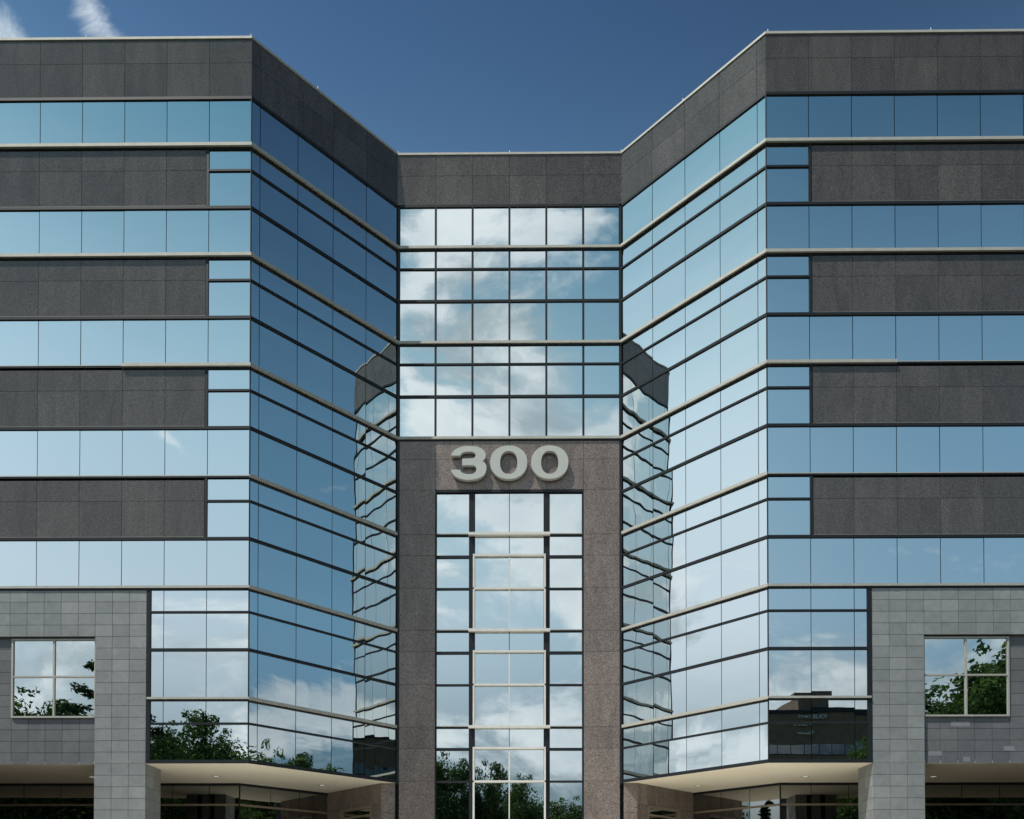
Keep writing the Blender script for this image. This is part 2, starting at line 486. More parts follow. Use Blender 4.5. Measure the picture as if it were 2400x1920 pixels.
    fE.box(t, d0 + .09, d1 - .09, dz - .42, dz - .34, -.08, -.01)
    part(t, 'door_frame', 'brown', door)
    for k, (a, bb) in enumerate(((d0 + .09, mdl), (mdl, d1 - .09))):
        t = MB(); fE.box(t, a, a + .06, TER + .05, dz - .42, -.07, -.02); fE.box(t, bb - .06, bb, TER + .05, dz - .42, -.07, -.02)
        part(t, 'door_stile', 'dark', door)
        hx = mdl + (-.13 if k == 0 else .13)
        t = MB(); t.tube(fE.pt(hx, .03, TER + .6), fE.pt(hx, .03, dz - .5), .018, .018, 8)
        t.tube(fE.pt(hx, -.05, TER + .7), fE.pt(hx, .03, TER + .7), .012, .012, 6); t.tube(fE.pt(hx, -.05, dz - .6), fE.pt(hx, .03, dz - .6), .012, .012, 6)
        part(t, 'pull_handle', 'pale', door)
    # side and rear of the wing
    xo = sg * (HA + XEND)
    w = MB(); w.box(min(xo - sg * .02, xo - sg * .35), max(xo - sg * .02, xo - sg * .35), D + .36, D + 26, TER, ROOF - .1); part(w, 'end_wall', 'granite')

# ------------------------------------------------------------------ recessed centre
CW = 2 * HB
cen = Face((-HB, YC), (1, 0), (0, -1), c0=-TM, c1=-TM, L=CW)
cx = lambda k: HB + MOD * k            # module lines measured from the centre
b = MB(); cen.box(b, 0, CW, TER, ROOF - .1, -.45, -.16); part(b, 'backing_wall', 'core')
cs = [0] + [cx(k) for k in range(-2, 3)] + [CW]
p = MB(); slabs(p, cen, cs, [VT0 + .10, ROOF - .95, ROOF - .085]); o = part(p, 'parapet', 'granite')
c = MB(); cen.box(c, 0, CW, ROOF - .085, ROOF, -.45, .035); part(c, 'coping', 'pale', o)
gs = [.10] + [cx(k) for k in range(-2, 3)] + [CW - .10]
for n in range(3):
    q = row_levels(n)
    window(cen, gs, q['vb'], q['vt'], [(q['vt'], q['vt'] + .10)], [(.0, CW, q['vb'] - .10, q['vb'], .07)], mull=.085)
    if n < 2:
        window(cen, gs, q['ab'], q['at'] + .04, [(q['bt'], q['ab'])], mull=.085)
        window(cen, gs, q['bb'], q['bt'], mull=.085)
for s0, s1 in ((.0, .10), (CW - .10, CW)):
    t = MB(); cen.box(t, s0, s1, SOF - .05, VT0, -.09, .02); part(t, 'corner_trim', 'dark')
# granite sign band and piers framing the tall portal
q2, q3 = row_levels(2), row_levels(3)
ptop = 17.20 + EYE
PW = 3.05
band_top = q2['vb'] - .165
p = MB(); slabs(p, cen, [.10] + [cx(k) for k in range(-2, 3)] + [CW - .10], [ptop, ptop + 1.26, band_top]); part(p, 'sign_band', 'granite_lower')
zj = [ptop]
for n in range(3, 7):
    q = row_levels(n)
    zj += [q['vb'] - .05, q['ab'] - .03, q['bb'] - .05]
zj = sorted([z for z in zj if z > TER + .5] + [TER])
for s0, s1 in ((.10, HB - PW), (HB + PW, CW - .10)):
    p = MB(); slabs(p, cen, [s0, s1], zj); part(p, 'granite_pier', 'granite_lower')
# portal glazing: two side lights, two dark pilasters, a middle bay with pale frames
IN, OUTP = 1.42, 1.655
t = MB(); cen.box(t, HB - PW, HB + PW, ptop - .10, ptop, -.15, -.004); cen.box(t, HB - PW, HB - PW + .055, TER, ptop - .10, -.15, -.004); cen.box(t, HB + PW - .055, HB + PW, TER, ptop - .10, -.15, -.004)
part(t, 'portal_frame', 'dark')
for s0, s1 in ((HB - OUTP, HB - IN), (HB + IN, HB + OUTP)):
    t = MB(); cen.box(t, s0, s1, TER, ptop - .10, -.15, -.055); part(t, 'pilaster', 'dark')
zt = ptop - .10
gp = -.10
for n in range(3, 7):
    q = row_levels(n)
    zv = min(q['vt'], zt)
    if q['vb'] < TER: q['vb'] = TER + .1
    for a, bb in ((HB - PW + .055, HB - OUTP), (HB + OUTP, HB + PW - .055)):
        o = window(cen, [a, bb], q['vb'], zv, depth=gp, name='side_light')
        r = MB(); cen.box(r, a, bb, q['vb'] - .035, q['vb'], -.13, -.02); part(r, 'sill', 'pale', o)
        r = MB(); cen.box(r, a, bb, q['vb'] - .105, q['vb'] - .035, -.13, -.045); part(r, 'rail', 'dark', o)
        if n < 6:
            for z0, z1, r0, r1 in ((q['ab'] - .005, q['vb'] - .105, q['bt'] - .045, q['ab'] - .005), (q['bb'] - .02, q['bt'] - .045, q['nx'] - .0, q['bb'] - .02)):
                o = window(cen, [a, bb], z0, z1, depth=gp, name='side_light')
                r = MB(); cen.box(r, a, bb, r0, r1, -.13, -.045); part(r, 'rail', 'dark', o)
    a, m, bb = HB - IN, HB, HB + IN
    o = window(cen, [a, m, bb], q['vb'], zv, depth=gp + .03, name='middle_window')
    r = MB(); cen.box(r, HB - OUTP - .02, HB + OUTP + .02, q['vb'] - .11, q['vb'], -.10, .10); part(r, 'long_sill', 'frame', o)
    r = MB()
    if n > 3: cen.box(r, a - .03, bb + .03, q['nx'] + F - .005 + .0, q['vt'] + .075, -.08, .045)
    if n > 3:
        for s in (a - .075, bb - .0): cen.box(r, s, s + .075, q['vb'], q['vt'] - .005, -.08, .050)
        cen.box(r, m - .022, m + .022, q['vb'], q['vt'] - .005, -.08, .03)
        part(r, 'pale_frame', 'frame', o)
    else:
        r = MB(); cen.box(r, m - .014, m + .014, q['vb'], zv, -.08, -.045); part(r, 'mullion', 'dark', o)
    if n < 6:
        o = window(cen, [a, m, bb], q['bt'] + .07, q['vb'] - .11, depth=gp + .03, name='middle_window')
        r = MB(); cen.box(r, m - .014, m + .014, q['bt'] + .07, q['vb'] - .11, -.08, -.045); part(r, 'mullion', 'dark', o)
        o = window(cen, [a, m, bb], q['nx'] + .075, q['bt'], depth=gp + .03, name='middle_window')
        r = MB(); cen.box(r, a - .075, bb + .075, q['bt'], q['bt'] + .085, -.08, .055)
        for s in (a - .075, bb): cen.box(r, s, s + .075, q['nx'] + .075, q['bt'], -.08, .050)
        cen.box(r, m - .03, m + .03, q['nx'] + .075, q['bt'], -.08, .03)
        part(r, 'pale_frame', 'frame', o)
# roof slab and rear
rf = MB()
rp = [(-HA - XEND, D + .36), (-HA - .1, D + .36), (-HB - .2, YC + .46), (HB + .2, YC + .46), (HA + .1, D + .36), (HA + XEND, D + .36), (HA + XEND, D + 26), (-HA - XEND, D + 26)]
rf.prism(rp, ROOF - 1.0, ROOF - .8); part(rf, 'roof', 'roof')
w = MB(); w.box(-HA - XEND, HA + XEND, D + 26, D + 26.3, TER, ROOF - .1); part(w, 'rear_wall', 'granite')

# ------------------------------------------------------------------ the number over the door
def img_to_centre(zx, zy, Y):         # traced outline of the numerals, in metres on their own plane
    u = (1020 + zx / 5.989) / 1.1132; v = (1020 + zy / 5.989) / 1.1132
    X = ((u - 1078) / 1711.45 - .00854) * Y + .3987
    Z = ((1886.7 - v) / 1711.45 + .0145) / (1 - .0145 * (1886.7 - v) / 1711.45) * Y + EYE
    return X, Z
YN = YC - .20
sign = empty('address_sign', (img_to_centre(1028, 620, YN)[0], YC - .03, img_to_centre(1028, 620, YN)[1]))
tag(sign, 'large pale metal street number 300 mounted on the granite band above the tall window', 'sign')
SB = tuple(sign.location)
def extrude_outline(outer, inner=None):
    mb = MB()
    f, bk = YN, YC - .03
    n = len(outer)
    def ring(pts, rev):
        for i in range(len(pts)):
            a, c = pts[i], pts[(i + 1) % len(pts)]
            q = [(a[0], f, a[1]), (c[0], f, c[1]), (c[0], bk, c[1]), (a[0], bk, a[1])]
            mb.add(q[::-1] if rev else q, [(0, 1, 2, 3)])
    ring(outer, False)
    if inner:
        ring(inner, True)
        for y in (f, bk):
            for i in range(n):
                j = (i + 1) % n
                mb.add([(outer[i][0], y, outer[i][1]), (outer[j][0], y, outer[j][1]), (inner[j][0], y, inner[j][1]), (inner[i][0], y, inner[i][1])], [(0, 1, 2, 3)])
    else:
        for y in (f, bk): mb.add([(x, y, z) for x, z in outer], [tuple(range(n))])
    return mb
def catmull(pts, corners, n=4):
    out = []
    m = len(pts)
    for i in range(m):
        p1, p2 = pts[i], pts[(i + 1) % m]
        p0 = p1 if i in corners else pts[i - 1]
        p3 = p2 if (i + 1) % m in corners else pts[(i + 2) % m]
        for k in range(n):
            t = k / n
            out.append(tuple(.5 * ((2 * p1[a]) + (-p0[a] + p2[a]) * t + (2 * p0[a] - 5 * p1[a] + 4 * p2[a] - p3[a]) * t * t + (-p0[a] + 3 * p1[a] - 3 * p2[a] + p3[a]) * t ** 3) for a in (0, 1)))
    return out
three = [(210, 283), (235, 235), (285, 190), (350, 163), (420, 153), (500, 153), (580, 160), (640, 185), (682, 222), (701, 262), (701, 300), (688, 335), (655, 362),
         (690, 385), (710, 425), (713, 480), (701, 525), (670, 565), (620, 596), (550, 617), (470, 625), (390, 620), (320, 600), (265, 570), (230, 530), (213, 483),
         (340, 483), (352, 508), (378, 529), (420, 542), (470, 545), (520, 540), (555, 517), (571, 487), (568, 455), (550, 431), (515, 420), (370, 420),
         (370, 328), (510, 324), (545, 312), (560, 288), (555, 257), (530, 236), (490, 228), (430, 230), (390, 238), (362, 255), (343, 283)]
crn = {0, 12, 25, 26, 37, 38, 48}
o3 = [img_to_centre(x, y, YN) for x, y in catmull(three, crn)]
extrude_outline(o3).build('numeral', M['sign'], sign, SB)
for cxz in (1029, 1610):
    def sup(cx_, cy_, a, b_, e):
        return [(cx_ + a * abs(math.cos(t)) ** (2 / e) * (1 if math.cos(t) >= 0 else -1), cy_ + b_ * abs(math.sin(t)) ** (2 / e) * (1 if math.sin(t) >= 0 else -1))
                for t in [2 * math.pi * k / 72 for k in range(72)]]
    out_ = [img_to_centre(x, y, YN) for x, y in sup(cxz, 381, 263, 234, 2.15)]
    in_ = [img_to_centre(x, y, YN) for x, y in sup(cxz, 384, 122, 161, 2.3)]
    extrude_outline(out_, in_).build('numeral', M['sign'], sign, SB)

# ------------------------------------------------------------------ lights in the soffits
def disc_light(x, y, label):
    r = empty('soffit_light', (x, y, SOF)); tag(r, label, 'ceiling light', 'round lights recessed in the soffits')
    t = MB(); n = 24
    vs = []
    for rr, z in ((.17, 0), (.17, -.012), (.125, -.012), (.12, -.004)):
        vs += [(math.cos(6.2832 * i / n) * rr, math.sin(6.2832 * i / n) * rr, z) for i in range(n)]
    t.add(vs, [(k * n + i, k * n + (i + 1) % n, (k + 1) * n + (i + 1) % n, (k + 1) * n + i) for k in range(3) for i in range(n)])
    t.build('trim_ring', M['pale'], r)
    t = MB(); t.add([(math.cos(6.2832 * i / n) * .12, math.sin(6.2832 * i / n) * .12, -.005) for i in range(n)], [tuple(range(n))])
    t.build('diffuser', M['lamp'], r)
def soffit_xy(u, v):
    k = (1886.7 - v) / 1711.45
    sl = math.tan(math.atan(k) + .01448)
    Y = (SOF - EYE) / sl
    return ((u - 1078) / 1711.45 - .00854) * Y + .3987, Y
for u, v, l in ((452, 1634, 'round soffit light right of the left grey column'), (676.7, 1653, 'round soffit light nearest the left entrance wall'),
                (1469.6, 1654.7, 'round soffit light nearest the right entrance wall'), (1695, 1635.7, 'round soffit light left of the right grey column'),
                (188, 1635, 'half hidden soffit light left of the left grey column'), (1963, 1636, 'soffit light just right of the right grey column')):
    x, y = soffit_xy(u, v); disc_light(x, y, l)

# ------------------------------------------------------------------ lightning rods on the coping
def rod(x, y, label):
    r = empty('lightning_rod', (x, y, ROOF)); tag(r, label, 'lightning rod', 'lightning rods along the roof edge')
    t = MB(); t.tube((0, 0, .02), (0, 0, .13), .016, .012, 8); t.tube((0, 0, .13), (0, 0, .17), .012, .002, 8); t.build('rod', M['white'], r)
    t = MB(); t.tube((0, 0, 0), (0, 0, .02), .05, .045, 10); t.build('base_plate', M['pale'], r)
rod(-HA - .05, D + .05, 'lightning rod at the front corner of the left wing')
rod(-HA - 6.0, D + .05, 'lightning rod halfway along the left wing roof edge')
rod(-7.3, D + 1.95, 'lightning rod midway down the left splayed roof edge')
rod(-HB, YC + .06, 'lightning rod in the left inner corner of the roofline')
rod(0, YC + .06, 'lightning rod at the middle of the recessed centre roof edge')
rod(HB, YC + .06, 'lightning rod in the right inner corner of the roofline')
rod(6.75, D + 2.5, 'lightning rod midway down the right splayed roof edge')
rod(HA + .1, D + .05, 'lightning rod at the front corner of the right wing')
rod(HA + 5.9, D + .05, 'lightning rod halfway along the right wing roof edge')

# ------------------------------------------------------------------ ground
def sheet(name, x0, x1, y0, y1, z, mat, nx=1, ny=1):
    mb = MB()
    vs = [(x0 + (x1 - x0) * i / nx, y0 + (y1 - y0) * j / ny, z) for j in range(ny + 1) for i in range(nx + 1)]
    mb.add(vs, [(j * (nx + 1) + i, j * (nx + 1) + i + 1, (j + 1) * (nx + 1) + i + 1, (j + 1) * (nx + 1) + i) for j in range(ny) for i in range(nx)])
    return tag(mb.build(name, M[mat], fix=False), kind='structure')
sheet('ground', -3000, 3000, -3000, 3000, -.02, 'earth')
sheet('parking_lot', -70, 70, -8, 7.5, 0, 'asphalt')
mb = MB(); mb.box(-70, 70, 7.5, 7.7, -.01, .13); tag(mb.build('kerb', M['pave']), kind='structure')
mb = MB()
mb.add([(-70, 7.7, .1), (70, 7.7, .1), (70, 16, TER - .03), (-70, 16, TER - .03)], [(0, 1, 2, 3)])
mb.add([(-70, 7.7, .1), (-70, 16, TER - .03), (-70, 16, -.02), (-70, 7.7, -.02)], [(0, 1, 2, 3)])
mb.add([(70, 7.7, .1), (70, 7.7, -.02), (70, 16, -.02), (70, 16, TER - .03)], [(0, 1, 2, 3)])
tag(mb.build('grass_bank', M['grass'], fix=False), kind='structure')
mb = MB(); mb.box(-70, 70, 16, 75, -.01, TER - .02); tag(mb.build('planting_bed', M['mulch']), kind='structure')
mb = MB(); mb.box(-13.4, 13.4, 20, 36.5, TER - .3, TER); tag(mb.build('entrance_paving', M['pave']), kind='structure')
mb = MB(); mb.box(-3, 3, 16.05, 19.98, TER - .3, TER - .004); tag(mb.build('path', M['pave']), kind='structure')
st = MB()
for i in range(18): st.box(-3, 3, 7.7 + .46 * i, 16.0, .002 + (TER - .02) / 18 * i, .002 + (TER - .02) / 18 * (i + 1))
tag(st.build('steps', M['pave']), kind='structure')

# ------------------------------------------------------------------ trees across the car park, seen in the glass
def leaf_quads(mb, c, r, n, size, rnd, flat=1.0):
    for _ in range(n):
        d = Vector((rnd.gauss(0, 1), rnd.gauss(0, 1), rnd.gauss(0, 1) * flat))
        if d.length < 1e-3: continue
        d = d.normalized() * r * rnd.random() ** .45; d.z *= .8
        p = c + d
        nr = (d.normalized() * .8 + Vector((rnd.gauss(0, .6), rnd.gauss(0, .6), rnd.gauss(.4, .5)))).normalized()
        u = nr.orthogonal().normalized(); w = nr.cross(u)
        a = rnd.uniform(0, 6.28); u, w = u * math.cos(a) + w * math.sin(a), w * math.cos(a) - u * math.sin(a)
        s = size * rnd.uniform(.6, 1.3)
        mb.add([p - u * s, p + w * s * .5, p + u * s, p - w * s * .5], [(0, 1, 2, 3)])

def broadleaf(h, rad, base_h, seed, mat):
    rnd = random.Random(seed)
    root = empty('broadleaf_tree')
    tr = MB(); cr = MB()
    th = h * .5
    tr.tube((0, 0, -.1), (0, 0, th * .45), .30, .24, 9); tr.tube((0, 0, th * .45), (.15, .1, th), .24, .15, 9)
    n = 80
    cz = (base_h + h) / 2; hz = (h - base_h) / 2
    for i in range(n):
        while True:
            d = Vector((rnd.uniform(-1, 1), rnd.uniform(-1, 1), rnd.uniform(-1, 1)))
            if .25 < d.length < 1: break
        d *= rnd.uniform(.78, 1.0)
        c = Vector((d.x * rad, d.y * rad, cz + d.z * hz))
        cl = rnd.uniform(.75, 1.5) * rad / 4.2
        leaf_quads(cr, c, cl * 1.3, 300, .19, rnd)
        if i % 3 == 0:
            z0 = rnd.uniform(th * .35, th)
            k = Vector((c.x * .45, c.y * .45, (z0 + c.z) / 2 + .4))
            tr.tube((0.05, 0.03, z0), k, .11, .07, 6, False); tr.tube(k, c, .07, .02, 6, False)
    for i in range(7):                      # loose sprigs beyond the outline
        a = rnd.uniform(0, 6.28); e = rnd.uniform(.1, 1.45)
        c = Vector((math.cos(a) * math.cos(e) * rad * 1.02, math.sin(a) * math.cos(e) * rad * 1.02, cz + math.sin(e) * hz * 1.06))
        leaf_quads(cr, c, .55, 40, .16, rnd)
    tr.build('trunk', M['bark'], root, fix=False); cr.build('crown', M[mat], root, fix=False)
    return root

def conifer(h, rad, seed, droop=.42, step=.34):
    rnd = random.Random(seed)
    root = empty('conifer_tree'); tr = MB(); cr = MB()
    tr.tube((0, 0, -.1), (0, 0, h * .98), .24, .03, 9)
    z = h * .12
    while z < h * .985:
        f = 1 - (z / h)
        L = rad * (f ** .8) * rnd.uniform(.7, 1.15) + .15
        k = rnd.randint(4, 6); a0 = rnd.uniform(0, 6.28)
        for i in range(k):
            a = a0 + 6.28 * i / k + rnd.uniform(-.3, .3); l = L * rnd.uniform(.7, 1.1)
            tip = Vector((math.cos(a) * l, math.sin(a) * l, z - l * droop + rnd.uniform(-.1, .2)))
            st = Vector((0, 0, z))
            tr.tube(st, tip, .04, .008, 5, False)
            m = max(3, int(l / .3))
            for j in range(1, m + 1):
                p = st.lerp(tip, j / m)
                leaf_quads(cr, p, .28 + .12 * l * (1 - j / m) , 12, .17, rnd, .4)
        z += step * rnd.uniform(.7, 1.2)
    leaf_quads(cr, Vector((0, 0, h)), .2, 14, .14, rnd)
    tr.build('trunk', M['bark'], root, fix=False); cr.build('crown', M['needle'], root, fix=False)
    return root

def pine(h, seed):
    rnd = random.Random(seed)
    root = empty('pine_tree'); tr = MB(); cr = MB()
    pts = [Vector((0, 0, -.1)), Vector((.2, 0, h * .3)), Vector((-.1, .1, h * .55)), Vector((.25, 0, h * .8)), Vector((.1, 0, h))]
    rs = [.34, .28, .22, .13, .03]
    for a, b_, r0, r1 in zip(pts, pts[1:], rs, rs[1:]): tr.tube(a, b_, r0, r1, 9)
    for i in range(26):
        t = .30 + .68 * i / 25; z = h * t
        a = rnd.uniform(0, 6.28); l = rnd.uniform(2.2, 4.6) * (1.05 - t) ** .5 * 1.5
        st = Vector((0.1, 0, z)); mid = Vector((math.cos(a) * l * .6, math.sin(a) * l * .6, z - .1)); tip = Vector((math.cos(a) * l, math.sin(a) * l, z + .55))
        tr.tube(st, mid, .08, .05, 6, False); tr.tube(mid, tip, .05, .015, 6, False)
        for j in range(9):
            q = j / 8
            p = mid.lerp(tip, q) if j > 2 else st.lerp(mid, .45 + .25 * j)
            p = p + Vector((rnd.gauss(0, .22), rnd.gauss(0, .22), rnd.uniform(0, .3)))
            leaf_quads(cr, p, rnd.uniform(.32, .6), 30, .17, rnd, .6)
    tr.build('trunk', M['pinebark'], root, fix=False); cr.build('crown', M['needle'], root, fix=False)
    return root

GRP = 'trees around the car park mirrored in the glass'
protoA = broadleaf(15, 4.6, 3.0, 11, 'leaf'); protoB = broadleaf(15, 4.9, 2.2, 12, 'leaf2'); protoC = broadleaf(15, 4.2, 2.6, 13, 'leaf')
protoP = pine(19, 21); protoK = conifer(13, 2.6, 31)
used = set()
def plant(proto, x, y, h, rz, label, cat='tree', wide=1.0, z=0):
    o = proto if proto not in used else copy_tree(proto)
    used.add(proto)
    hh = {id(protoP): 19, id(protoK): 13}.get(id(proto), 15)
    s = h / hh
    o.location = (x, y, z); o.rotation_euler = (0, 0, rz); o.scale = (s * wide, s * wide, s)
    tag(o, label, cat, GRP)
plant(protoA, -43.6, -14, 20.2, .3, 'leafy tree mirrored at the lower left of the left square window', wide=1.25)
plant(protoB, -51.5, -16, 20.0, 1.3, 'leafy tree beyond the left end of the building', wide=1.0)
plant(protoC, -40.2, -15, 19.4, 4.3, 'leafy tree mirrored at the foot of the left square window beside the pine', wide=.95)
plant(protoP, -34.2, -11.5, 23.0, 2.0, 'dark pine whose boughs show either side of the left grey column', wide=1.0)
plant(protoC, -28.0, -13, 18.3, 2.9, 'round tree mirrored in the left wing lower bay next to the pine', wide=.95)
plant(protoB, -24.2, -14, 16.4, 4.0, 'low bushy tree mirrored at the left wing corner', wide=.9)
plant(protoC, -16.0, -16, 13.9, 5.0, 'small tree between the car park and the left entrance', wide=1.1)
plant(protoA, -7.0, -13, 16.6, .9, 'tall dark tree mirrored at the left of the tall middle window', wide=.75)
plant(protoC, -2.6, -14, 16.0, 2.2, 'flat topped tree mirrored in the middle of the tall window', wide=.62)
plant(protoB, 1.0, -11, 14.2, 3.7, 'bright feathery tree mirrored right of the middle of the tall window', wide=.55)
plant(protoB, 5.4, -13, 12.5, 5.3, 'bright round bush tree mirrored at the right of the tall window', wide=.9)
plant(protoA, 43.0, -13, 24.0, 2.6, 'tall leafy tree mirrored in the right square window', wide=1.05)
plant(protoC, 37.2, -14, 20.2, 1.0, 'lower leafy tree mirrored at the left of the right square window', wide=1.0)
plant(protoB, 35.6, -25, 18.4, .4, 'leafy tree standing before the right end of the brown hotel', wide=.55)
plant(protoB, 64, 5.0, 22.0, .2, 'tallest leafy tree far to the right, mirrored at the left wing corner', wide=.9)
plant(protoA, 63, 10.5, 20.4, 3.3, 'second leafy tree far to the right nearer the car park', wide=.9)
plant(protoC, 61, 15.5, 18.0, 5.3, 'leafy tree far to the right beside the building end', wide=.85)
plant(protoC, 47, 14.5, 12.4, 3.0, 'low spreading tree right of the grass bank', wide=1.2)
plant(protoK, -46.5, 16.1, 13.9, .0, 'slender spruce mirrored in the right lobby glass', 'tree', .95)
plant(protoK, -58, 9.0, 11.5, 1.0, 'shorter spruce far left of the terrace', 'tree')
plant(protoA, -36.5, -27, 19.5, 1.9, 'leafy tree in the second row behind the pine', wide=1.0)
plant(protoB, -21, -28, 15.2, 2.4, 'leafy tree in the second row behind the bushy tree', wide=1.1)
plant(protoA, -9.5, -27, 14.2, 4.4, 'leafy tree in the second row at the left of the tall window', wide=1.0)
plant(protoC, 3.5, -28, 13.6, .6, 'leafy tree in the second row behind the feathery tree', wide=1.1)
plant(protoB, -12.3, -22, 13.2, 5.9, 'leafy tree in the second row left of the tall window', wide=1.1)
plant(protoB, 49.5, -15, 20.5, 5.0, 'leafy tree beyond the right end of the building', wide=1.0)

# ------------------------------------------------------------------ brown hotel across the road, seen in the right bay
HX0, HX1, HY = 17.0, 50.5, -60.0
hotel = empty('hotel_building', ((HX0 + HX1) / 2, HY, 0))
tag(hotel, 'dark brown brick hotel with ribbon windows across the car park, mirrored in the right bay', 'hotel')
HB_ = tuple(hotel.location)
w = MB(); w.box(HX0, HX1, HY - 16, HY, 0, 29.6); w.box(41, 46, HY - 13, HY - 1.5, 29.6, 33.4);
wall = w.build('wall', M['brick'], hotel, HB_)
for k in range(7):
    z = 3.2 + 3.45 * k
    w = MB(); w.box(HX0 + .8, HX1 - .8, HY - .05, HY + .03, z, z + 1.6); o = w.build('ribbon_window', M['hotelglass'], hotel, HB_)
    w = MB()
    for i in range(1, 16): w.box(HX0 + .8 + i * 2 - .05, HX0 + .8 + i * 2 + .05, HY + .03, HY + .07, z, z + 1.6)
    w.box(HX0 + .7, HX1 - .7, HY + .03, HY + .10, z - .12, z - .002); w.build('window_frame', M['dark'], o, HB_)
w = MB(); w.box(HX0 - .2, HX1 + .2, HY - 16.2, HY + .2, 29.62, 30.3); w.build('parapet', M['dark'], hotel, HB_)
def text_mesh(txt, size, loc, name, shear=0):
    cu = bpy.data.curves.new(name, 'FONT'); cu.body = txt; cu.size = size; cu.extrude = .06; cu.align_x = 'CENTER'; cu.shear = shear; cu.offset = .02
    to = bpy.data.objects.new(name, cu); col.objects.link(to)
    dg = bpy.context.evaluated_depsgraph_get(); dg.update()
    me = bpy.data.meshes.new_from_object(to.evaluated_get(dg))
    bpy.data.objects.remove(to); bpy.data.curves.remove(cu)
    me.name = name
    me.transform(Matrix.Translation((loc[0] - HB_[0], loc[1] - HB_[1], loc[2])) @ Matrix.Rotation(math.pi, 4, 'Z') @ Matrix.Rotation(math.pi / 2, 4, 'X'))
    me.materials.clear(); me.materials.append(M['sign'])
    o = bpy.data.objects.new(name, me); col.objects.link(o); o.parent = hotel
text_mesh('FOUR POINTS', .75, (42.6, HY + .28, 28.75), 'lettering')
text_mesh('Sheraton', .62, (41.8, HY + .28, 27.3), 'lettering', .3)

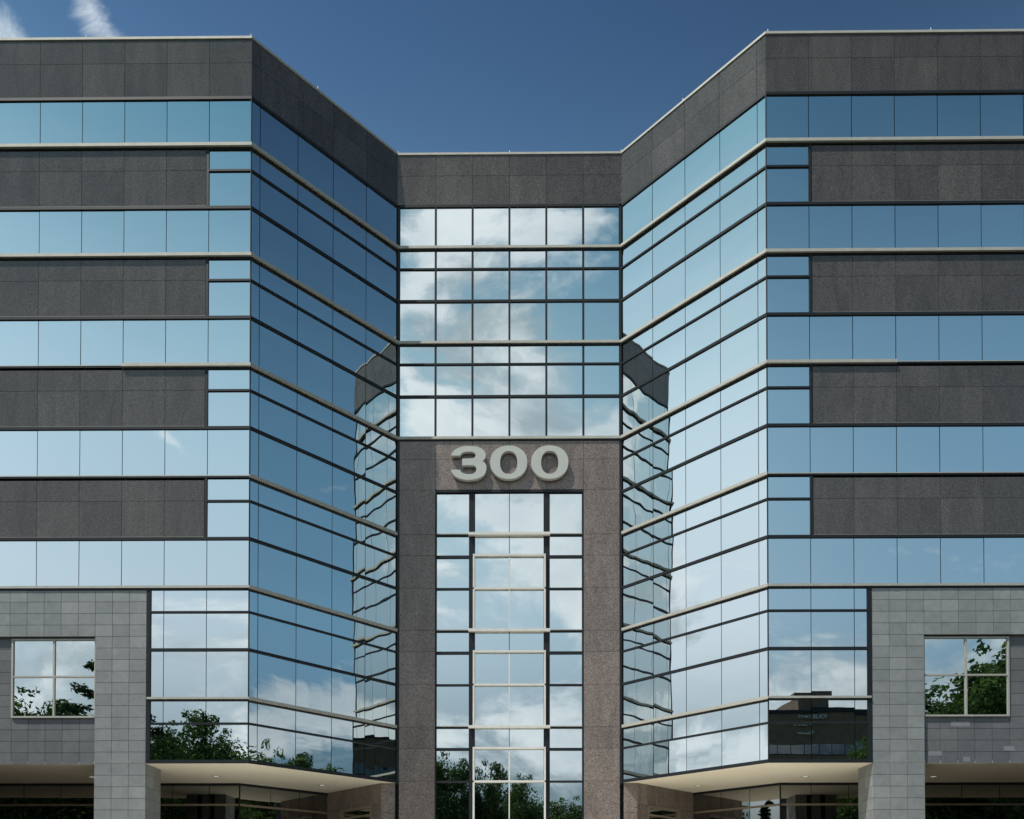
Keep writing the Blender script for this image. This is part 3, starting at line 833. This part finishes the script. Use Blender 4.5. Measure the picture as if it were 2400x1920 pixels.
# ------------------------------------------------------------------ sky, sun
def build_world():
    w = bpy.data.worlds.new('World'); scene.world = w; w.use_nodes = True
    nt = w.node_tree; bg = nt.nodes['Background']; out = nt.nodes['World Output']
    sk = N(nt, 'ShaderNodeTexSky', sky_type='NISHITA'); sk.sun_disc = False
    sk.sun_elevation = SUN_EL; sk.sun_rotation = math.pi + SUN_AZ
    sk.air_density = 1.0; sk.dust_density = .35; sk.ozone_density = 1.6
    tc = N(nt, 'ShaderNodeTexCoord'); v = tc.outputs['Generated']
    sp = N(nt, 'ShaderNodeSeparateXYZ'); nt.links.new(v, sp.inputs[0])
    x, y, z = sp.outputs
    el = math_n(nt, 'ARCSINE', z)                                   # radians
    hz = math_n(nt, 'MAXIMUM', math_n(nt, 'SQRT', math_n(nt, 'ADD', math_n(nt, 'MULTIPLY', x, x), math_n(nt, 'MULTIPLY', y, y))), .001)
    sx, sy = -math.sin(SUN_AZ), -math.cos(SUN_AZ)
    s = math_n(nt, 'DIVIDE', math_n(nt, 'ADD', math_n(nt, 'MULTIPLY', x, sx), math_n(nt, 'MULTIPLY', y, sy)), hz)
    up = smooth(nt, el, R(14), R(52))
    sun = smooth(nt, s, -.35, 1.0)
    # deep polarised blue high up, milky towards the horizon and the sun
    hzn = mixc(nt, sun, (.55, .62, .62), (.85, .82, .75))
    lo = mixc(nt, smooth(nt, el, R(6), R(20)), hzn, mixc(nt, sun, (1.62, 1.92, 1.75), (3.45, 2.55, 1.86)))
    hi = mixc(nt, sun, (.52, .73, .86), (.40, 1.06, 1.02))
    sky = mixc(nt, 1, sk.outputs[0], mixc(nt, up, lo, hi), 'MULTIPLY')
    def blob(ax, ae, wx, we):                                       # soft window round azimuth ax (deg from +y towards +x), elevation ae
        a = R(ax); dx, dy = math.sin(a), math.cos(a)
        c = math_n(nt, 'DIVIDE', math_n(nt, 'ADD', math_n(nt, 'MULTIPLY', x, dx), math_n(nt, 'MULTIPLY', y, dy)), hz)
        da = math_n(nt, 'ARCCOSINE', math_n(nt, 'MINIMUM', c, 1))
        p = math_n(nt, 'POWER', math_n(nt, 'DIVIDE', da, R(wx)), 2)
        q = math_n(nt, 'POWER', math_n(nt, 'DIVIDE', math_n(nt, 'SUBTRACT', el, R(ae)), R(we)), 2)
        return math_n(nt, 'EXPONENT', math_n(nt, 'MULTIPLY', math_n(nt, 'ADD', p, q), -1))
    # the band of sky at right angles to the sun is darkest, the quarter under the sun palest
    sky = mixc(nt, math_n(nt, 'MULTIPLY', blob(97, 50, 62, 40), .32), sky, (0, 0, 0))
    sky = mixc(nt, math_n(nt, 'MULTIPLY', blob(-103, 42, 22, 22), 1), sky, mixc(nt, 1, sky, (1.45, 1.25, 1.15), 'MULTIPLY'))
    mid = math_n(nt, 'EXPONENT', math_n(nt, 'MULTIPLY', math_n(nt, 'POWER', math_n(nt, 'DIVIDE', math_n(nt, 'SUBTRACT', el, R(32)), R(11)), 2), -1))
    sky = mixc(nt, mid, sky, mixc(nt, 1, sky, (1.41, 1.50, 1.40), 'MULTIPLY'))
    sky = mixc(nt, blob(-5, 35, 48, 9), sky, mixc(nt, 1, sky, (1.25, 1.12, 1.0), 'MULTIPLY'))
    sky = mixc(nt, math_n(nt, 'MULTIPLY', blob(33, 50, 26, 14), .26), sky, (0, 0, 0))
    # clouds
    sky = mixc(nt, math_n(nt, 'MULTIPLY', blob(138, 46, 18, 11), .32), sky, (0, 0, 0))
    sky = mixc(nt, blob(180, 34, 15, 13), sky, mixc(nt, 1, sky, (1.38, 1.28, 1.15), 'MULTIPLY'))
    st = vmath(nt, 'MULTIPLY', v, (1, 1, 1.7)).outputs[0]
    n1 = noise_n(nt, vmath(nt, 'ADD', st, (3.1, 1.7, .4)).outputs[0], 4.2, 10, .60, .35)
    n2 = noise_n(nt, vmath(nt, 'ADD', st, (3.1 - .05, 1.7 - .035, .4 + .09)).outputs[0], 4.2, 6, .56, .35)
    low = smooth(nt, el, R(22), R(10))
    cov = math_n(nt, 'SUBTRACT', math_n(nt, 'MULTIPLY', low, .20), math_n(nt, 'MULTIPLY', blob(10, 45, 60, 30), .20))
    for a in ((180, 39, 15, 6, .23), (180, 26, 15, 9, .25), (-100, 22, 14, 8, .16), (155, 14, 14, 5, .12), (-155, 15, 16, 7, .13), (100, 15, 16, 5, .05), (121, 30, 4, 3, .13)):
        cov = math_n(nt, 'ADD', cov, math_n(nt, 'MULTIPLY', blob(*a[:4]), a[4]))
    dens = math_n(nt, 'ADD', n1, cov)
    alpha = math_n(nt, 'MULTIPLY', smooth(nt, dens, .655, .775), smooth(nt, el, R(4), R(11)))
    nw = noise_n(nt, vmath(nt, 'MULTIPLY', v, (13, 13, 16)).outputs[0], 1.0, 10, .68, .8)
    az = math_n(nt, 'ARCTAN2', x, y)
    def wedge(a0, e0, wx, we):                                      # a slanting streak
        c = math_n(nt, 'ADD', math_n(nt, 'MULTIPLY', math_n(nt, 'SUBTRACT', el, R(e0)), -1.5), R(a0))
        p = math_n(nt, 'POWER', math_n(nt, 'DIVIDE', math_n(nt, 'SUBTRACT', az, c), R(wx)), 2)
        q = math_n(nt, 'POWER', math_n(nt, 'DIVIDE', math_n(nt, 'SUBTRACT', el, R(e0)), R(we)), 2)
        return math_n(nt, 'EXPONENT', math_n(nt, 'MULTIPLY', math_n(nt, 'ADD', p, q), -1))
    win = math_n(nt, 'MAXIMUM', wedge(-28.2, 44.6, 1.75, 3.0), math_n(nt, 'MULTIPLY', wedge(-32.7, 42.6, 1.6, 2.2), 1.15))
    rag = math_n(nt, 'ADD', math_n(nt, 'MULTIPLY', win, .62), math_n(nt, 'MULTIPLY', math_n(nt, 'SUBTRACT', nw, .5), 2.1))
    wis = math_n(nt, 'MULTIPLY', smooth(nt, rag, .12, .85), smooth(nt, win, .04, .45))
    alpha = math_n(nt, 'MAXIMUM', alpha, math_n(nt, 'MULTIPLY', wis, .9))
    shade = smooth(nt, math_n(nt, 'SUBTRACT', math_n(nt, 'ADD', n2, cov), dens), -.06, .10)
    sunw = mixc(nt, sun, (.88, .93, .99), (1.42, 1.46, 1.52))
    cl = mixc(nt, shade, sunw, (.70, .79, .86))
    cl = mixc(nt, 1, cl, ramp(nt, noise_n(nt, vmath(nt, 'ADD', st, (8.3, 2.2, 5.1)).outputs[0], 9, 6, .6, .4), [(.32, (.80, .84, .88)), (.66, (1.08, 1.07, 1.06))]), 'MULTIPLY')
    cl = mixc(nt, 1, cl, (10, 10, 10), 'MULTIPLY')
    fin = mixc(nt, math_n(nt, 'MULTIPLY', alpha, .94), sky, cl)
    nt.links.new(fin, bg.inputs[0]); bg.inputs[1].default_value = .10
build_world()
sl = bpy.data.lights.new('sun', 'SUN'); sl.energy = 5.0; sl.angle = R(.53); sl.color = (1, .95, .87)
so = bpy.data.objects.new('sun', sl); col.objects.link(so)
to_sun = Vector((-math.cos(SUN_EL) * math.sin(SUN_AZ), -math.cos(SUN_EL) * math.cos(SUN_AZ), math.sin(SUN_EL)))
so.rotation_euler = (-to_sun).to_track_quat('-Z', 'Y').to_euler()
so.location = (-30, -20, 60)

# ------------------------------------------------------------------ camera
cam = bpy.data.cameras.new('camera'); co = bpy.data.objects.new('camera', cam); col.objects.link(co)
cam.sensor_width = 36; cam.lens = 36 * 1711.45 / 2156
cam.shift_x = 0; cam.shift_y = (1886.7 - 862.5) / 2156
cam.clip_end = 8000; cam.clip_start = .1
co.location = (.3987, 0, EYE)
co.rotation_euler = (R(90) + .01448, -.00036, .00854)
scene.camera = co
scene.view_settings.view_transform = 'Standard'; scene.view_settings.look = 'None'
scene.view_settings.exposure = 0; scene.view_settings.gamma = 1
scene.cycles.max_bounces = 12; scene.cycles.glossy_bounces = 8; scene.cycles.diffuse_bounces = 4
scene.cycles.caustics_reflective = True; scene.cycles.caustics_refractive = False
scene.cycles.blur_glossy = 1.0; scene.cycles.sample_clamp_indirect = 4
scene.cycles.use_denoising = True
